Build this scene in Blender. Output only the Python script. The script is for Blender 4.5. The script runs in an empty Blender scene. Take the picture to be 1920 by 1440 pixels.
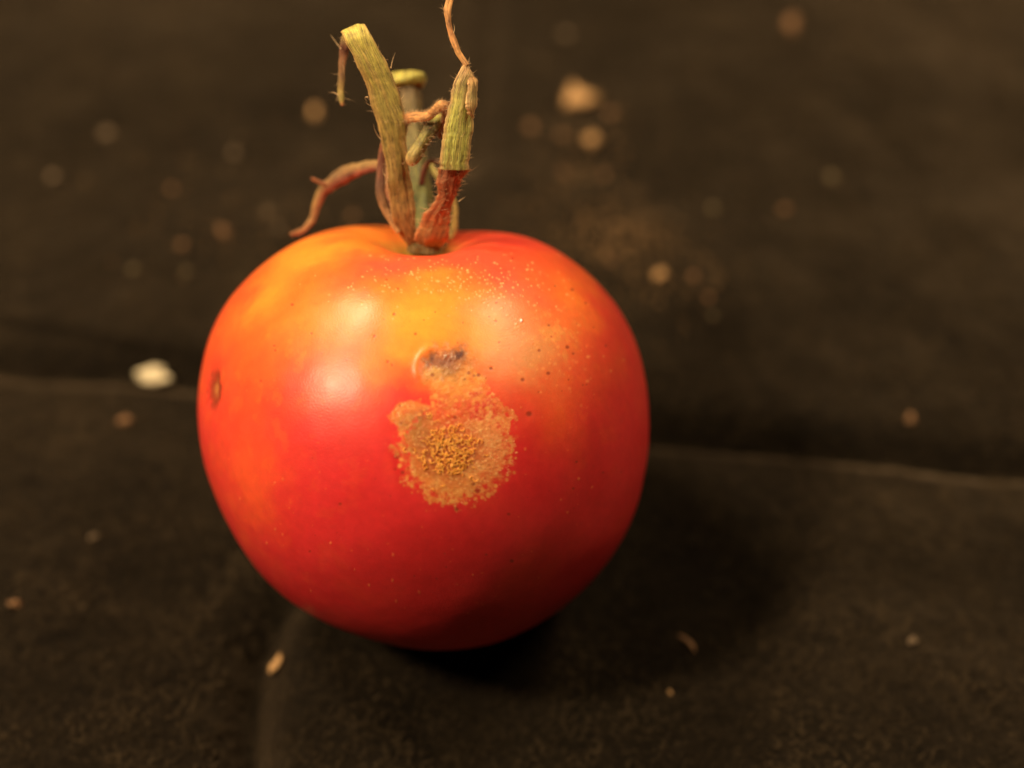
import bpy, math, random
import numpy as np
from mathutils import Vector, Matrix

random.seed(7)
rng = np.random.default_rng(11)
MM = 0.001
sc = bpy.context.scene
COL = sc.collection

# ------------------------------------------------------------------ camera, world, lamps, exposure
PITCH = math.radians(50)
CAM_H = 86.6                       # height of the lens above the cloth, mm
KPX = 0.72 / 1920                  # 36 mm sensor, 50 mm lens: mm per photo pixel per mm of depth
FOCUS = 84.0
cam_data = bpy.data.cameras.new('camera')
cam = bpy.data.objects.new('camera', cam_data)
COL.objects.link(cam)
cam_data.lens = 50
cam_data.sensor_width = 36
cam_data.clip_start = 0.005
cam_data.clip_end = 20
cam.location = (0, 0, CAM_H * MM)
cam.rotation_euler = (math.radians(90) - PITCH, 0, 0)
cam_data.dof.use_dof = True
cam_data.dof.focus_distance = FOCUS * MM
cam_data.dof.aperture_fstop = 13.5
sc.camera = cam

world = bpy.data.worlds.new('World')
sc.world = world
world.use_nodes = True
wb = world.node_tree.nodes['Background']
wb.inputs[0].default_value = (1.0, 0.82, 0.78, 1)
wb.inputs[1].default_value = 0.012

sc.view_settings.view_transform = 'Standard'
sc.view_settings.look = 'None'
sc.view_settings.gamma = 1
sc.view_settings.exposure = 0.0
sc.cycles.max_bounces = 6

CX = np.array([1.0, 0, 0])
CY = np.array([0, math.sin(PITCH), math.cos(PITCH)])
CZ = np.array([0, -math.cos(PITCH), math.sin(PITCH)])
CAMPOS = np.array([0, 0, CAM_H])


def cam_to_world(p):
    p = np.asarray(p, float)
    return CAMPOS + p[..., 0:1] * CX + p[..., 1:2] * CY + p[..., 2:3] * CZ


def P(px, py, D):
    """photo pixel and depth (mm) -> camera-frame point (mm)"""
    return np.array([(px - 960) * KPX * D, (720 - py) * KPX * D, -D])


def on_ground(px, py, z=0.0):
    d = P(px, py, 1.0)
    w = d[0] * CX + d[1] * CY + d[2] * CZ
    t = (z - CAM_H) / w[2]
    return CAMPOS + w * t


TC = P(796, 817, 95.0)             # tomato centre in the camera frame
TCW = cam_to_world(TC)


def lamp(name, L, dist, size, watt, colour=(1.0, 0.76, 0.47)):
    d = np.array(L, float)
    d /= np.linalg.norm(d)
    w = d[0] * CX + d[1] * CY + d[2] * CZ
    loc = TCW + w * dist
    ld = bpy.data.lights.new(name, 'AREA')
    ld.shape = 'DISK'
    ld.size = size * MM
    ld.energy = watt
    ld.color = colour
    lo = bpy.data.objects.new(name, ld)
    COL.objects.link(lo)
    lo.location = loc * MM
    lo.rotation_euler = Vector(tuple(-w)).to_track_quat('-Z', 'Y').to_euler()
    return lo


lamp('bench_lamp_key', (-0.57, 0.37, 0.65), 300, 42, 0.96)
lamp('bench_lamp_high', (-0.44, 0.74, 0.42), 230, 46, 0.46)
lamp('bench_lamp_right', (0.50, 0.80, 0.32), 230, 40, 0.23)
lamp('bench_lamp_right_low', (0.52, 0.62, 0.58), 300, 50, 0.19)


# ------------------------------------------------------------------ noise
def _hash(ix, iy, iz, seed):
    h = (ix.astype(np.int64) * 374761393 + iy.astype(np.int64) * 668265263 + iz.astype(np.int64) * 2147483647 + seed * 974634777) & 0xFFFFFFFF
    h = ((h ^ (h >> 13)) * 1274126177) & 0xFFFFFFFF
    h = ((h ^ (h >> 16)) * 2246822519) & 0xFFFFFFFF
    h = h ^ (h >> 15)
    return (h & 0xFFFFFF).astype(np.float32) / float(0xFFFFFF) * 2 - 1


def vnoise(p, seed=0):
    p = np.asarray(p, np.float32)
    i = np.floor(p)
    f = p - i
    f = f * f * f * (f * (f * 6 - 15) + 10)
    i = i.astype(np.int32)
    out = 0
    for dx in (0, 1):
        wx = f[..., 0] if dx else 1 - f[..., 0]
        for dy in (0, 1):
            wy = f[..., 1] if dy else 1 - f[..., 1]
            for dz in (0, 1):
                wz = f[..., 2] if dz else 1 - f[..., 2]
                out = out + wx * wy * wz * _hash(i[..., 0] + dx, i[..., 1] + dy, i[..., 2] + dz, seed)
    return out


ROT = np.array([[0.36, 0.48, -0.80], [-0.80, 0.60, 0.0], [0.48, 0.64, 0.60]], np.float32)


def fbm(p, octaves=4, seed=0, gain=0.5):
    a, s, n = 1.0, 0.0, 0.0
    p = np.asarray(p, np.float32)
    for o in range(octaves):
        p = p @ ROT
        s = s + a * vnoise(p * (2.03 ** o) + 17.3 * o, seed + o)
        n += a
        a *= gain
    return s / n


def sstep(a, b, x):
    t = np.clip((x - a) / (b - a), 0, 1)
    return t * t * (3 - 2 * t)


# ------------------------------------------------------------------ object helpers
def mesh_obj(name, verts, faces, mat=None, parent=None, origin=None, smooth=True, attrs=None, uv=None, world_in=False):
    """verts in mm (camera frame, or world when world_in); origin in world mm"""
    v = np.asarray(verts, float)
    if not world_in:
        v = cam_to_world(v)
    o0 = np.zeros(3) if origin is None else np.asarray(origin, float)
    v = (v - o0) * MM
    me = bpy.data.meshes.new(name)
    faces = np.asarray(faces)
    n, k = faces.shape
    me.vertices.add(len(v))
    me.vertices.foreach_set('co', v.astype(np.float32).ravel())
    me.loops.add(n * k)
    me.loops.foreach_set('vertex_index', faces.astype(np.int32).ravel())
    me.polygons.add(n)
    me.polygons.foreach_set('loop_start', np.arange(0, n * k, k, dtype=np.int32))
    me.polygons.foreach_set('loop_total', np.full(n, k, dtype=np.int32))
    me.update(calc_edges=True)
    me.validate()
    if smooth:
        me.shade_smooth()
    for an, data in (attrs or {}).items():
        data = np.asarray(data, np.float32)
        if data.ndim == 2:
            a = me.attributes.new(an, 'FLOAT_COLOR', 'POINT')
            a.data.foreach_set('color', np.concatenate([data, np.ones((len(data), 1), np.float32)], 1).ravel())
        else:
            a = me.attributes.new(an, 'FLOAT', 'POINT')
            a.data.foreach_set('value', data)
    if mat:
        me.materials.append(mat)
    ob = bpy.data.objects.new(name, me)
    COL.objects.link(ob)
    if parent is not None:
        ob.parent = parent
    else:
        ob.location = o0 * MM
    return ob


def grid_faces(nr, nc, wrap_c=False):
    r = np.arange(nr - 1)[:, None]
    c = np.arange(nc if wrap_c else nc - 1)[None, :]
    c2 = (c + 1) % nc
    a = r * nc + c
    b = r * nc + c2
    d = (r + 1) * nc + c
    e = (r + 1) * nc + c2
    return np.stack([a, b, e, d], -1).reshape(-1, 4)


def new_mat(name):
    m = bpy.data.materials.new(name)
    m.use_nodes = True
    nt = m.node_tree
    return m, nt, nt.nodes['Principled BSDF']


def node(nt, t, **kw):
    n = nt.nodes.new(t)
    for k, v in kw.items():
        if hasattr(n, k):
            setattr(n, k, v)
        else:
            n.inputs[k].default_value = v
    return n


# ------------------------------------------------------------------ materials
def mat_fruit():
    m, nt, b = new_mat('tomato_skin')
    L = nt.links.new
    ca = node(nt, 'ShaderNodeAttribute', attribute_name='tint')
    ra = node(nt, 'ShaderNodeAttribute', attribute_name='rough')
    le = node(nt, 'ShaderNodeAttribute', attribute_name='lesion')
    tc = node(nt, 'ShaderNodeTexCoord')
    # fine mottling of the skin cells
    n1 = node(nt, 'ShaderNodeTexNoise', Scale=1500.0, Detail=5.0, Roughness=0.65)
    L(tc.outputs['Object'], n1.inputs['Vector'])
    mr = node(nt, 'ShaderNodeMapRange')
    mr.inputs[1].default_value = 0.3
    mr.inputs[2].default_value = 0.7
    mr.inputs[3].default_value = 0.92
    mr.inputs[4].default_value = 1.08
    L(n1.outputs['Fac'], mr.inputs[0])
    mx = node(nt, 'ShaderNodeVectorMath', operation='SCALE')
    L(ca.outputs['Color'], mx.inputs[0])
    L(mr.outputs[0], mx.inputs['Scale'])
    L(mx.outputs[0], b.inputs['Base Color'])
    L(ra.outputs['Fac'], b.inputs['Roughness'])
    # bump: microscopic orange-peel skin, coarser grit over the lesion
    n2 = node(nt, 'ShaderNodeTexNoise', Scale=9000.0, Detail=2.0)
    L(tc.outputs['Object'], n2.inputs['Vector'])
    n3 = node(nt, 'ShaderNodeTexNoise', Scale=3200.0, Detail=4.0, Roughness=0.7)
    L(tc.outputs['Object'], n3.inputs['Vector'])
    b1 = node(nt, 'ShaderNodeBump', Strength=0.2, Distance=0.00005)
    L(n2.outputs['Fac'], b1.inputs['Height'])
    b2 = node(nt, 'ShaderNodeBump', Distance=0.00007)
    L(n3.outputs['Fac'], b2.inputs['Height'])
    L(le.outputs['Fac'], b2.inputs['Strength'])
    L(b1.outputs[0], b2.inputs['Normal'])
    L(b2.outputs[0], b.inputs['Normal'])
    b.inputs['Subsurface Weight'].default_value = 0.35
    b.inputs['Subsurface Radius'].default_value = (1.0, 0.25, 0.12)
    b.inputs['Subsurface Scale'].default_value = 0.0018
    b.inputs['IOR'].default_value = 1.42
    b.inputs['Coat Weight'].default_value = 0.05
    b.inputs['Coat Roughness'].default_value = 0.24
    return m


def mat_plant(name, rough=0.62, bump=0.45, sss=0.12, var=0.95):
    m, nt, b = new_mat(name)
    L = nt.links.new
    ca = node(nt, 'ShaderNodeAttribute', attribute_name='tint')
    fu = node(nt, 'ShaderNodeAttribute', attribute_name='fibre')   # (across, along, 0) in mm
    mp = node(nt, 'ShaderNodeVectorMath', operation='MULTIPLY')
    mp.inputs[1].default_value = (16.0, 0.9, 1.0)
    L(fu.outputs['Color'], mp.inputs[0])
    n1 = node(nt, 'ShaderNodeTexNoise', Scale=1.0, Detail=5.0, Roughness=0.65)
    L(mp.outputs[0], n1.inputs['Vector'])
    tc = node(nt, 'ShaderNodeTexCoord')
    n2 = node(nt, 'ShaderNodeTexNoise', Scale=2600.0, Detail=4.0, Roughness=0.7)
    L(tc.outputs['Object'], n2.inputs['Vector'])
    wt = node(nt, 'ShaderNodeMath', operation='MULTIPLY_ADD')
    wt.inputs[1].default_value = 0.45
    wt.inputs[2].default_value = 0.275
    L(n2.outputs['Fac'], wt.inputs[0])
    ad = node(nt, 'ShaderNodeMath', operation='ADD')
    L(n1.outputs['Fac'], ad.inputs[0])
    L(wt.outputs[0], ad.inputs[1])
    mr = node(nt, 'ShaderNodeMapRange')
    mr.inputs[1].default_value = 0.75
    mr.inputs[2].default_value = 1.25
    mr.inputs[3].default_value = 1 - var
    mr.inputs[4].default_value = 1 + var
    L(ad.outputs[0], mr.inputs[0])
    mx = node(nt, 'ShaderNodeVectorMath', operation='SCALE')
    L(ca.outputs['Color'], mx.inputs[0])
    L(mr.outputs[0], mx.inputs['Scale'])
    L(mx.outputs[0], b.inputs['Base Color'])
    bp = node(nt, 'ShaderNodeBump', Strength=bump, Distance=0.00018)
    L(ad.outputs[0], bp.inputs['Height'])
    L(bp.outputs[0], b.inputs['Normal'])
    b.inputs['Roughness'].default_value = rough
    b.inputs['Subsurface Weight'].default_value = sss
    b.inputs['Subsurface Radius'].default_value = (1, 0.5, 0.2)
    b.inputs['Subsurface Scale'].default_value = 0.0006
    b.inputs['Sheen Weight'].default_value = 0.15
    b.inputs['Sheen Tint'].default_value = (1.0, 0.75, 0.45, 1)
    return m


def mat_plain(name, col, rough=0.7, noise_scale=2500, var=0.3, sss=0.0, bump=0.4):
    m, nt, b = new_mat(name)
    L = nt.links.new
    tc = node(nt, 'ShaderNodeTexCoord')
    n2 = node(nt, 'ShaderNodeTexNoise', Scale=float(noise_scale), Detail=4.0, Roughness=0.65)
    L(tc.outputs['Object'], n2.inputs['Vector'])
    mr = node(nt, 'ShaderNodeMapRange')
    mr.inputs[1].default_value = 0.3
    mr.inputs[2].default_value = 0.7
    mr.inputs[3].default_value = 1 - var
    mr.inputs[4].default_value = 1 + var
    L(n2.outputs['Fac'], mr.inputs[0])
    mx = node(nt, 'ShaderNodeVectorMath', operation='SCALE')
    mx.inputs[0].default_value = col
    L(mr.outputs[0], mx.inputs['Scale'])
    L(mx.outputs[0], b.inputs['Base Color'])
    bp = node(nt, 'ShaderNodeBump', Strength=bump, Distance=0.0001)
    L(n2.outputs['Fac'], bp.inputs['Height'])
    L(bp.outputs[0], b.inputs['Normal'])
    b.inputs['Roughness'].default_value = rough
    b.inputs['Subsurface Weight'].default_value = sss
    b.inputs['Subsurface Scale'].default_value = 0.0005
    return m


def mat_cloth():
    m, nt, b = new_mat('dark_felt')
    L = nt.links.new
    tc = node(nt, 'ShaderNodeTexCoord')
    n1 = node(nt, 'ShaderNodeTexNoise', Scale=160.0, Detail=6.0, Roughness=0.7)
    L(tc.outputs['Object'], n1.inputs['Vector'])
    n2 = node(nt, 'ShaderNodeTexNoise', Scale=1800.0, Detail=5.0, Roughness=0.7)
    L(tc.outputs['Object'], n2.inputs['Vector'])
    ad = node(nt, 'ShaderNodeMath', operation='ADD')
    L(n1.outputs['Fac'], ad.inputs[0])
    L(n2.outputs['Fac'], ad.inputs[1])
    cr = node(nt, 'ShaderNodeValToRGB')
    cr.color_ramp.elements[0].position = 0.38
    cr.color_ramp.elements[0].color = (0.0030, 0.0024, 0.0017, 1)
    cr.color_ramp.elements[1].position = 0.64
    cr.color_ramp.elements[1].color = (0.0105, 0.0074, 0.0042, 1)
    hf = node(nt, 'ShaderNodeMath', operation='MULTIPLY')
    hf.inputs[1].default_value = 0.5
    L(ad.outputs[0], hf.inputs[0])
    L(hf.outputs[0], cr.inputs[0])
    L(cr.outputs[0], b.inputs['Base Color'])
    bp = node(nt, 'ShaderNodeBump', Strength=0.8, Distance=0.0003)
    L(n2.outputs['Fac'], bp.inputs['Height'])
    L(bp.outputs[0], b.inputs['Normal'])
    b.inputs['Roughness'].default_value = 0.95
    b.inputs['Specular IOR Level'].default_value = 0.06
    b.inputs['Sheen Weight'].default_value = 0.46
    b.inputs['Sheen Roughness'].default_value = 0.38
    b.inputs['Sheen Tint'].default_value = (0.95, 0.68, 0.42, 1)
    return m


M_FRUIT = mat_fruit()
M_PLANT = mat_plant('dried_green_sepal')
M_SOFT = mat_plant('withered_sepal', rough=0.7, bump=0.4)
M_HAIR = mat_plain('plant_hair', (0.62, 0.40, 0.20), rough=0.5, var=0.2, bump=0.0)
M_SPORE = mat_plain('golden_mould', (0.97, 0.38, 0.055), rough=0.45, var=0.25, sss=0.3, bump=0.2)
M_CLOTH = mat_cloth()
M_FUZZ = mat_plain('felt_fibre', (0.050, 0.034, 0.018), rough=0.8, noise_scale=120, var=0.6, bump=0.0)
M_FUZZ.node_tree.nodes['Principled BSDF'].inputs['Specular IOR Level'].default_value = 0.08

# ------------------------------------------------------------------ cloth with folds
def ground_line(pts):
    return [on_ground(x, y)[:2] for x, y in pts]


def dist_to_line(X, Y, line):
    """signed distance (positive = away from camera / left of travel) and parameter"""
    best = np.full(X.shape, 1e9)
    sign = np.ones(X.shape)
    for (a, b) in zip(line[:-1], line[1:]):
        a = np.array(a)
        b = np.array(b)
        d = b - a
        L2 = d @ d
        t = np.clip(((X - a[0]) * d[0] + (Y - a[1]) * d[1]) / L2, 0, 1)
        qx = X - (a[0] + t * d[0])
        qy = Y - (a[1] + t * d[1])
        dd = np.hypot(qx, qy)
        s = np.sign(d[0] * qy - d[1] * qx)
        m = dd < best
        best = np.where(m, dd, best)
        sign = np.where(m, s, sign)
    return best * sign


FOLD_R = ground_line([(860, 728), (1040, 758), (1210, 785), (1400, 808), (1600, 830), (1800, 850), (2100, 875), (2600, 905)])
FOLD_L = ground_line([(-700, 590), (-200, 640), (60, 668), (180, 668), (260, 672), (420, 690), (640, 705)])
FOLD_B = ground_line([(440, 1900), (455, 1440), (462, 1300), (480, 1200), (520, 1120), (600, 1050)])
FOLD_T = ground_line([(930, -200), (905, 0), (885, 110), (870, 260)])
TB = TCW[:2]


def cloth_z(X, Y):
    X = np.asarray(X, float)
    Y = np.asarray(Y, float)
    z = np.zeros(X.shape)
    d = dist_to_line(X, Y, FOLD_R)
    # a deep pinched crease with a ridge in front of it and a long slope behind
    z += -2.2 * np.exp(-(np.abs(d) / np.where(d > 0, 1.6, 0.7)) ** 2) - 1.6 * np.exp(-np.clip(d, 0, None) / 7.0) * (d > 0) - 1.6 * np.exp(-np.clip(-d, 0, None) / 40.0) * (d <= 0)
    z += 0.2 * np.exp(-((d + 6.0) / 4.5) ** 2)
    d = dist_to_line(X, Y, FOLD_T)
    z += -1.6 * np.exp(-(d / 2.5) ** 2)
    d = dist_to_line(X, Y, FOLD_L)
    z += np.where(d > 0, -2.2 * np.exp(-(np.abs(d) / 1.5) ** 1.5), -0.7 * np.exp(-np.abs(d) / 20.0) - 1.5 * np.exp(-(np.abs(d) / 0.8) ** 2)) + 0.0 * np.exp(-((d + 5) / 3.5) ** 2)
    d = dist_to_line(X, Y, FOLD_B)
    z += -3.8 * np.exp(-(np.abs(d) / 2.0) ** 1.6) + 0.0 * np.exp(-((d - 5.5) / 3.5) ** 2)
    p = np.stack([X, Y, np.zeros_like(X)], -1)
    z += 2.2 * fbm(p / 30.0, 2, 5) + 0.25 * fbm(p / 5.0, 3, 9)
    # the tomato sits in a soft dent
    r = np.hypot(X - TB[0], Y - TB[1])
    w = np.exp(-(r / 13.0) ** 2)
    z = z * (1 - w) + w * (-0.3)
    return z


def axis(lo, hi, step, far, grow=1.12):
    core = list(np.arange(lo, hi + step, step))
    a, s = core[0], step
    left = []
    while a > -far:
        s *= grow
        a -= s
        left.append(a)
    b, s = core[-1], step
    right = []
    while b < far:
        s *= grow
        b += s
        right.append(b)
    return np.array(left[::-1] + core + right)


ax = axis(-70, 70, 0.36, 320)
ay = axis(28, 142, 0.36, 420)
GX, GY = np.meshgrid(ax, ay)
GZ = cloth_z(GX, GY)
pp = np.stack([GX, GY, GZ], -1).reshape(-1, 3)
GZ = GZ + 0.07 * vnoise(pp / 0.5, 3).reshape(GX.shape)
cloth = mesh_obj('cloth', np.stack([GX, GY, GZ], -1).reshape(-1, 3), grid_faces(len(ay), len(ax)), M_CLOTH, world_in=True)
cloth['kind'] = 'structure'
cloth['label'] = 'crumpled dark brown felt cloth under the tomato'

# fuzz: loose standing fibres of the felt
NF = 230000
fx = rng.uniform(-68, 68, NF)
fy = rng.uniform(30, 140, NF)
fz = cloth_z(fx, fy)
clump = fbm(np.stack([fx, fy * 0.8, 0 * fx], -1) / 2.0, 3, 31) + 0.5 * fbm(np.stack([fx, fy, 0 * fx + 5], -1) / 9.0, 2, 37)
keep = rng.uniform(-0.9, 0.7, NF) < clump
fx, fy, fz = fx[keep], fy[keep], fz[keep]
n = len(fx)
ln = rng.uniform(0.3, 1.0, n)
az = rng.uniform(0, 2 * np.pi, n) + 0.6
el = rng.uniform(0.25, 1.35, n)
wd = rng.uniform(0.018, 0.04, n)
dirv = np.stack([np.cos(az) * np.cos(el), np.sin(az) * np.cos(el), np.sin(el)], -1)
side = np.stack([-np.sin(az), np.cos(az), 0 * az], -1)
base = np.stack([fx, fy, fz - 0.02], -1)
mid = base + dirv * (ln * 0.55)[:, None] + side * (rng.uniform(-0.25, 0.25, n) * ln)[:, None] * 0.5
tip = base + dirv * ln[:, None] + side * (rng.uniform(-0.4, 0.4, n) * ln)[:, None]
tip[:, 2] -= ln * 0.2
V = np.concatenate([base - side * wd[:, None], base + side * wd[:, None], mid + side * wd[:, None] * 0.8, mid - side * wd[:, None] * 0.8, tip])
i = np.arange(n)
F = np.concatenate([np.stack([i, i + n, i + 2 * n], -1), np.stack([i, i + 2 * n, i + 3 * n], -1), np.stack([i + 3 * n, i + 2 * n, i + 4 * n], -1)])
fz_ob = mesh_obj('fuzz', V, F, M_FUZZ, parent=cloth, world_in=True, smooth=False)
fz_ob['kind'] = 'stuff'

# ------------------------------------------------------------------ the tomato
tomato = bpy.data.objects.new('tomato', None)
COL.objects.link(tomato)
T0 = np.array([TCW[0], TCW[1], 0.0])
tomato.location = T0 * MM
tomato.empty_display_size = 0.01
tomato['label'] = 'ripe red tomato blotched orange, mould-spotted, with withered green stalk on the dark cloth'
tomato['category'] = 'tomato'

outline = [(370, 780), (376, 700), (392, 630), (430, 560), (500, 490), (575, 443), (650, 424), (720, 420), (800, 420), (880, 430), (960, 437), (1040, 465), (1120, 530),
           (1180, 610), (1208, 700), (1217, 780), (1210, 880), (1190, 960), (1150, 1040), (1095, 1105), (1020, 1163), (930, 1205), (850, 1220), (750, 1212),
           (640, 1180), (540, 1125), (465, 1045), (410, 945), (380, 860)]
oc = (796, 817)
ph = np.array([math.atan2(oc[1] - y, x - oc[0]) for x, y in outline])
rr = np.array([math.hypot(x - oc[0], y - oc[1]) for x, y in outline])
o_ = np.argsort(ph)
ph, rr = ph[o_], rr[o_]
ths = np.linspace(-np.pi, np.pi, 720, endpoint=False)
S = np.interp(ths, ph, rr, period=2 * np.pi)
ft = np.fft.rfft(S)
ft[13:] = 0
S = np.fft.irfft(ft, 720)
PXMM = KPX * 95.0
RZ = 14.4
STEM = np.array([0.0, math.cos(math.radians(19)), math.sin(math.radians(19))])



def shape(th, fi, S):
    sm = S.mean()
    Sf = (sm + (np.interp(fi, ths, S, period=2 * np.pi) - sm) * np.sin(th) ** 2) * PXMM
    dirs = np.stack([np.cos(fi) * np.sin(th), np.sin(fi) * np.sin(th), np.cos(th)], -1)
    pos = np.stack([Sf * np.cos(fi) * np.sin(th), Sf * np.sin(fi) * np.sin(th), RZ * np.cos(th)], -1)
    alpha = np.degrees(np.arccos(np.clip(dirs @ STEM, -1, 1)))
    disp = -1.9 * np.exp(-(alpha / 13.0) ** 2)
    disp += 0.22 * np.exp(-((alpha - 32) / 11.0) ** 2)
    disp += 0.08 * fbm(pos / 6.5 + 3.3, 2, 40) + 0.024 * fbm(pos / 2.0, 2, 44)
    # shallow meridional valleys between the lobes
    disp += 0.05 * np.cos(5 * np.arctan2(dirs[..., 0], dirs @ np.array([0, -STEM[2], STEM[1]])) + 0.4) * np.sin(np.radians(alpha)) * np.exp(-((alpha - 35) / 30.0) ** 2)
    return dirs, pos, alpha, disp


def project(pos3):
    w = TC + pos3
    D = -w[..., 2]
    return w[..., 0] / (KPX * D) + 960, 720 - w[..., 1] / (KPX * D)


# fit the profile so that the finished, dented fruit has the outline read off the fruit
target_r = np.interp(ths, ph, rr, period=2 * np.pi)
for _ in range(3):
    t_, f_ = np.meshgrid(np.linspace(0.9, 2.3, 60), ths, indexing='ij')
    d_, p_, a_, h_ = shape(t_, f_, S)
    u_, w_ = project(p_ + d_ * h_[..., None])
    an_ = np.arctan2(oc[1] - w_, u_ - oc[0])
    rad_ = np.hypot(u_ - oc[0], w_ - oc[1])
    b_ = ((an_ + np.pi) / (2 * np.pi) * 180).astype(int) % 180
    mx_ = np.zeros(180)
    np.maximum.at(mx_, b_.ravel(), rad_.ravel())
    bc_ = -np.pi + (np.arange(180) + 0.5) / 180 * 2 * np.pi
    ratio = np.interp(bc_, ths, target_r, period=2 * np.pi) / mx_
    k_ = np.abs(bc_ - np.pi / 2) > 0.42
    ratio = np.interp(bc_, bc_[k_], ratio[k_], period=2 * np.pi)
    S = S * np.interp(ths, bc_, ratio, period=2 * np.pi)
    ft = np.fft.rfft(S)
    ft[11:] = 0
    S = np.fft.irfft(ft, 720)

NC = 1240
t_front = np.linspace(0, 1, 400) * (np.pi * 0.56)
t_back = np.linspace(np.pi * 0.56, np.pi, 70)[1:]
TH = np.concatenate([t_front, t_back])
TH[0] = 1e-4
TH[-1] = np.pi - 1e-4
FI = np.linspace(-np.pi, np.pi, NC, endpoint=False)
th, fi = np.meshgrid(TH, FI, indexing='ij')
dirs, pos, alpha, disp = shape(th, fi, S)
U, W = project(pos + dirs * disp[..., None])
front = (th < np.pi * 0.62).astype(float)
wn = np.stack([fbm(pos / 1.6, 3, 50), fbm(pos / 1.6 + 40, 3, 60)], -1)
fn = np.stack([fbm(pos / 0.32, 3, 70), fbm(pos / 0.32 + 40, 3, 80)], -1)


def blob(x, y, rx, ry, ang=0.0, warp=26.0, fine=0.0, hard=0.0, uw=None):
    dx = U + wn[..., 0] * warp + fn[..., 0] * fine - x
    dy = W + wn[..., 1] * warp + fn[..., 1] * fine - y
    ca, sa = math.cos(math.radians(ang)), math.sin(math.radians(ang))
    a = dx * ca + dy * sa
    b = -dx * sa + dy * ca
    r = np.sqrt((a / rx) ** 2 + (b / ry) ** 2)
    if hard:
        return sstep(1 + hard, 1 - hard, r) * front
    return np.exp(-r * r) * front


RED = np.array([0.66, 0.031, 0.033])
DEEP = np.array([0.58, 0.018, 0.020])
ORANGE = np.array([0.88, 0.17, 0.018])
YEL = np.array([0.94, 0.33, 0.035])
PINK = np.array([0.82, 0.085, 0.045])
TAN = np.array([0.76, 0.34, 0.075])

tint = np.broadcast_to(RED, pos.shape).copy()


def mix(mask, colour, k=1.0):
    global tint
    m = np.clip(mask * k, 0, 1)[..., None]
    tint = tint * (1 - m) + np.asarray(colour) * m


big = fbm(pos / 5.0, 3, 90)
mix(sstep(0.0, 0.6, big), ORANGE, 0.12)
mix(sstep(0.1, -0.5, big), DEEP, 0.4)
# orange upper half
mix(blob(640, 550, 260, 150, -18, 50), ORANGE, 1.0)
mix(blob(985, 600, 135, 140, 0, 40), ORANGE, 0.8)
mix(blob(470, 700, 70, 110, 8, 40), ORANGE, 0.2)
mix(blob(470, 880, 60, 90, -12, 40), ORANGE, 0.32)
mix(blob(480, 960, 50, 50, 0, 40), ORANGE, 0.25)
mix(blob(1040, 780, 50, 70, 0, 30), ORANGE, 0.35)

mix(blob(820, 1090, 300, 170, 0, 40), DEEP, 0.35)  # lower half darkened to a deeper red, shade put into the colour
mix(blob(1120, 960, 110, 200, 20, 30), DEEP, 0.3)  # shade of the lower right side painted in as deeper red
# yellow streaks, shoulder
mix(blob(640, 462, 120, 26, -14, 20), YEL, 0.75)
mix(blob(500, 555, 70, 22, -48, 18), YEL, 0.6)
mix(blob(560, 475, 60, 24, -30, 20), YEL, 0.4)
mix(blob(600, 600, 80, 40, 0, 30), YEL, 0.3)
mix(blob(800, 600, 95, 68, 0, 34), YEL, 1.0)
mix(blob(830, 540, 110, 36, 0, 28), YEL, 0.55)
mix(blob(900, 640, 50, 60, 0, 22), YEL, 0.65)
mix(blob(760, 655, 60, 26, 0, 20), YEL, 0.7)
mix(blob(1070, 560, 40, 60, -30, 26), YEL, 0.35)
mix(blob(700, 690, 50, 30, 0, 20), YEL, 0.25)
# red patches near the shoulder
mix(blob(725, 508, 105, 34, -6, 26), PINK, 0.95)
mix(blob(925, 500, 90, 34, 14, 26), PINK, 0.85)
mix(blob(1000, 552, 70, 16, 30, 12), PINK, 0.5)
mix(blob(850, 480, 130, 26, 0, 18), PINK, 0.7)
mix(blob(960, 452, 90, 14, 8, 12), RED, 0.7)
mix(blob(780, 770, 60, 80, 0, 30), RED, 0.7)
# tan bruise right of the scar
mix(blob(985, 655, 80, 62, 10, 30, 14), np.array([0.66, 0.27, 0.09]), 0.95)
mix(blob(1000, 620, 26, 40, 0, 18, 10), np.array([0.66, 0.2, 0.05]), 0.5)
mix(blob(1035, 625, 40, 50, 20, 20, 30) * sstep(0.0, 0.3, fbm(pos / 0.5, 3, 99)), TAN, 0.5)
# fine yellow mottle in the lower left
mot = sstep(0.18, 0.5, fbm(pos / 0.9, 4, 120))
mix(mot * blob(520, 930, 180, 240, 0, 40), ORANGE, 0.10)
mix(mot * blob(560, 620, 260, 160, 0, 40), YEL, 0.14)
mix(mot * blob(1080, 700, 120, 200, 0, 40), ORANGE, 0.15)

# green-yellow calyx seat
seat = np.exp(-(alpha / 8.5) ** 4)
mix(seat, (0.30, 0.22, 0.04), 0.85)
mix(np.exp(-(alpha / 11.5) ** 6), (0.55, 0.30, 0.04), 0.45)

# ---- the lesion
edge = fn * 1.0
l1 = blob(855, 846, 101, 90, 0, 22, 34, 0.12)
l2 = blob(868, 745, 52, 52, 0, 14, 30, 0.10)
l3 = blob(770, 780, 40, 28, -20, 10, 10, 0.15)
l4 = blob(925, 780, 38, 30, 0, 12, 30, 0.12)
l5 = blob(840, 690, 46, 40, 0, 10, 8, 0.25)
lesion = np.clip(np.maximum.reduce([l1, l2, l3, l4, l5 * 0.8]), 0, 1)
gr = fbm(pos / 0.22, 3, 130)
spotty = sstep(-0.15, 0.45, fbm(pos / 0.75, 4, 140))
mix(lesion, (0.72, 0.27, 0.05), 0.72)
mix(lesion * sstep(-0.1, 0.4, gr), (0.86, 0.45, 0.15), 0.6)
mix(lesion * blob(915, 850, 50, 80, 0, 20, 14), (0.86, 0.47, 0.17), 0.7)
mix(lesion * blob(865, 905, 70, 30, 0, 16, 14), (0.86, 0.45, 0.12), 0.5)
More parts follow.
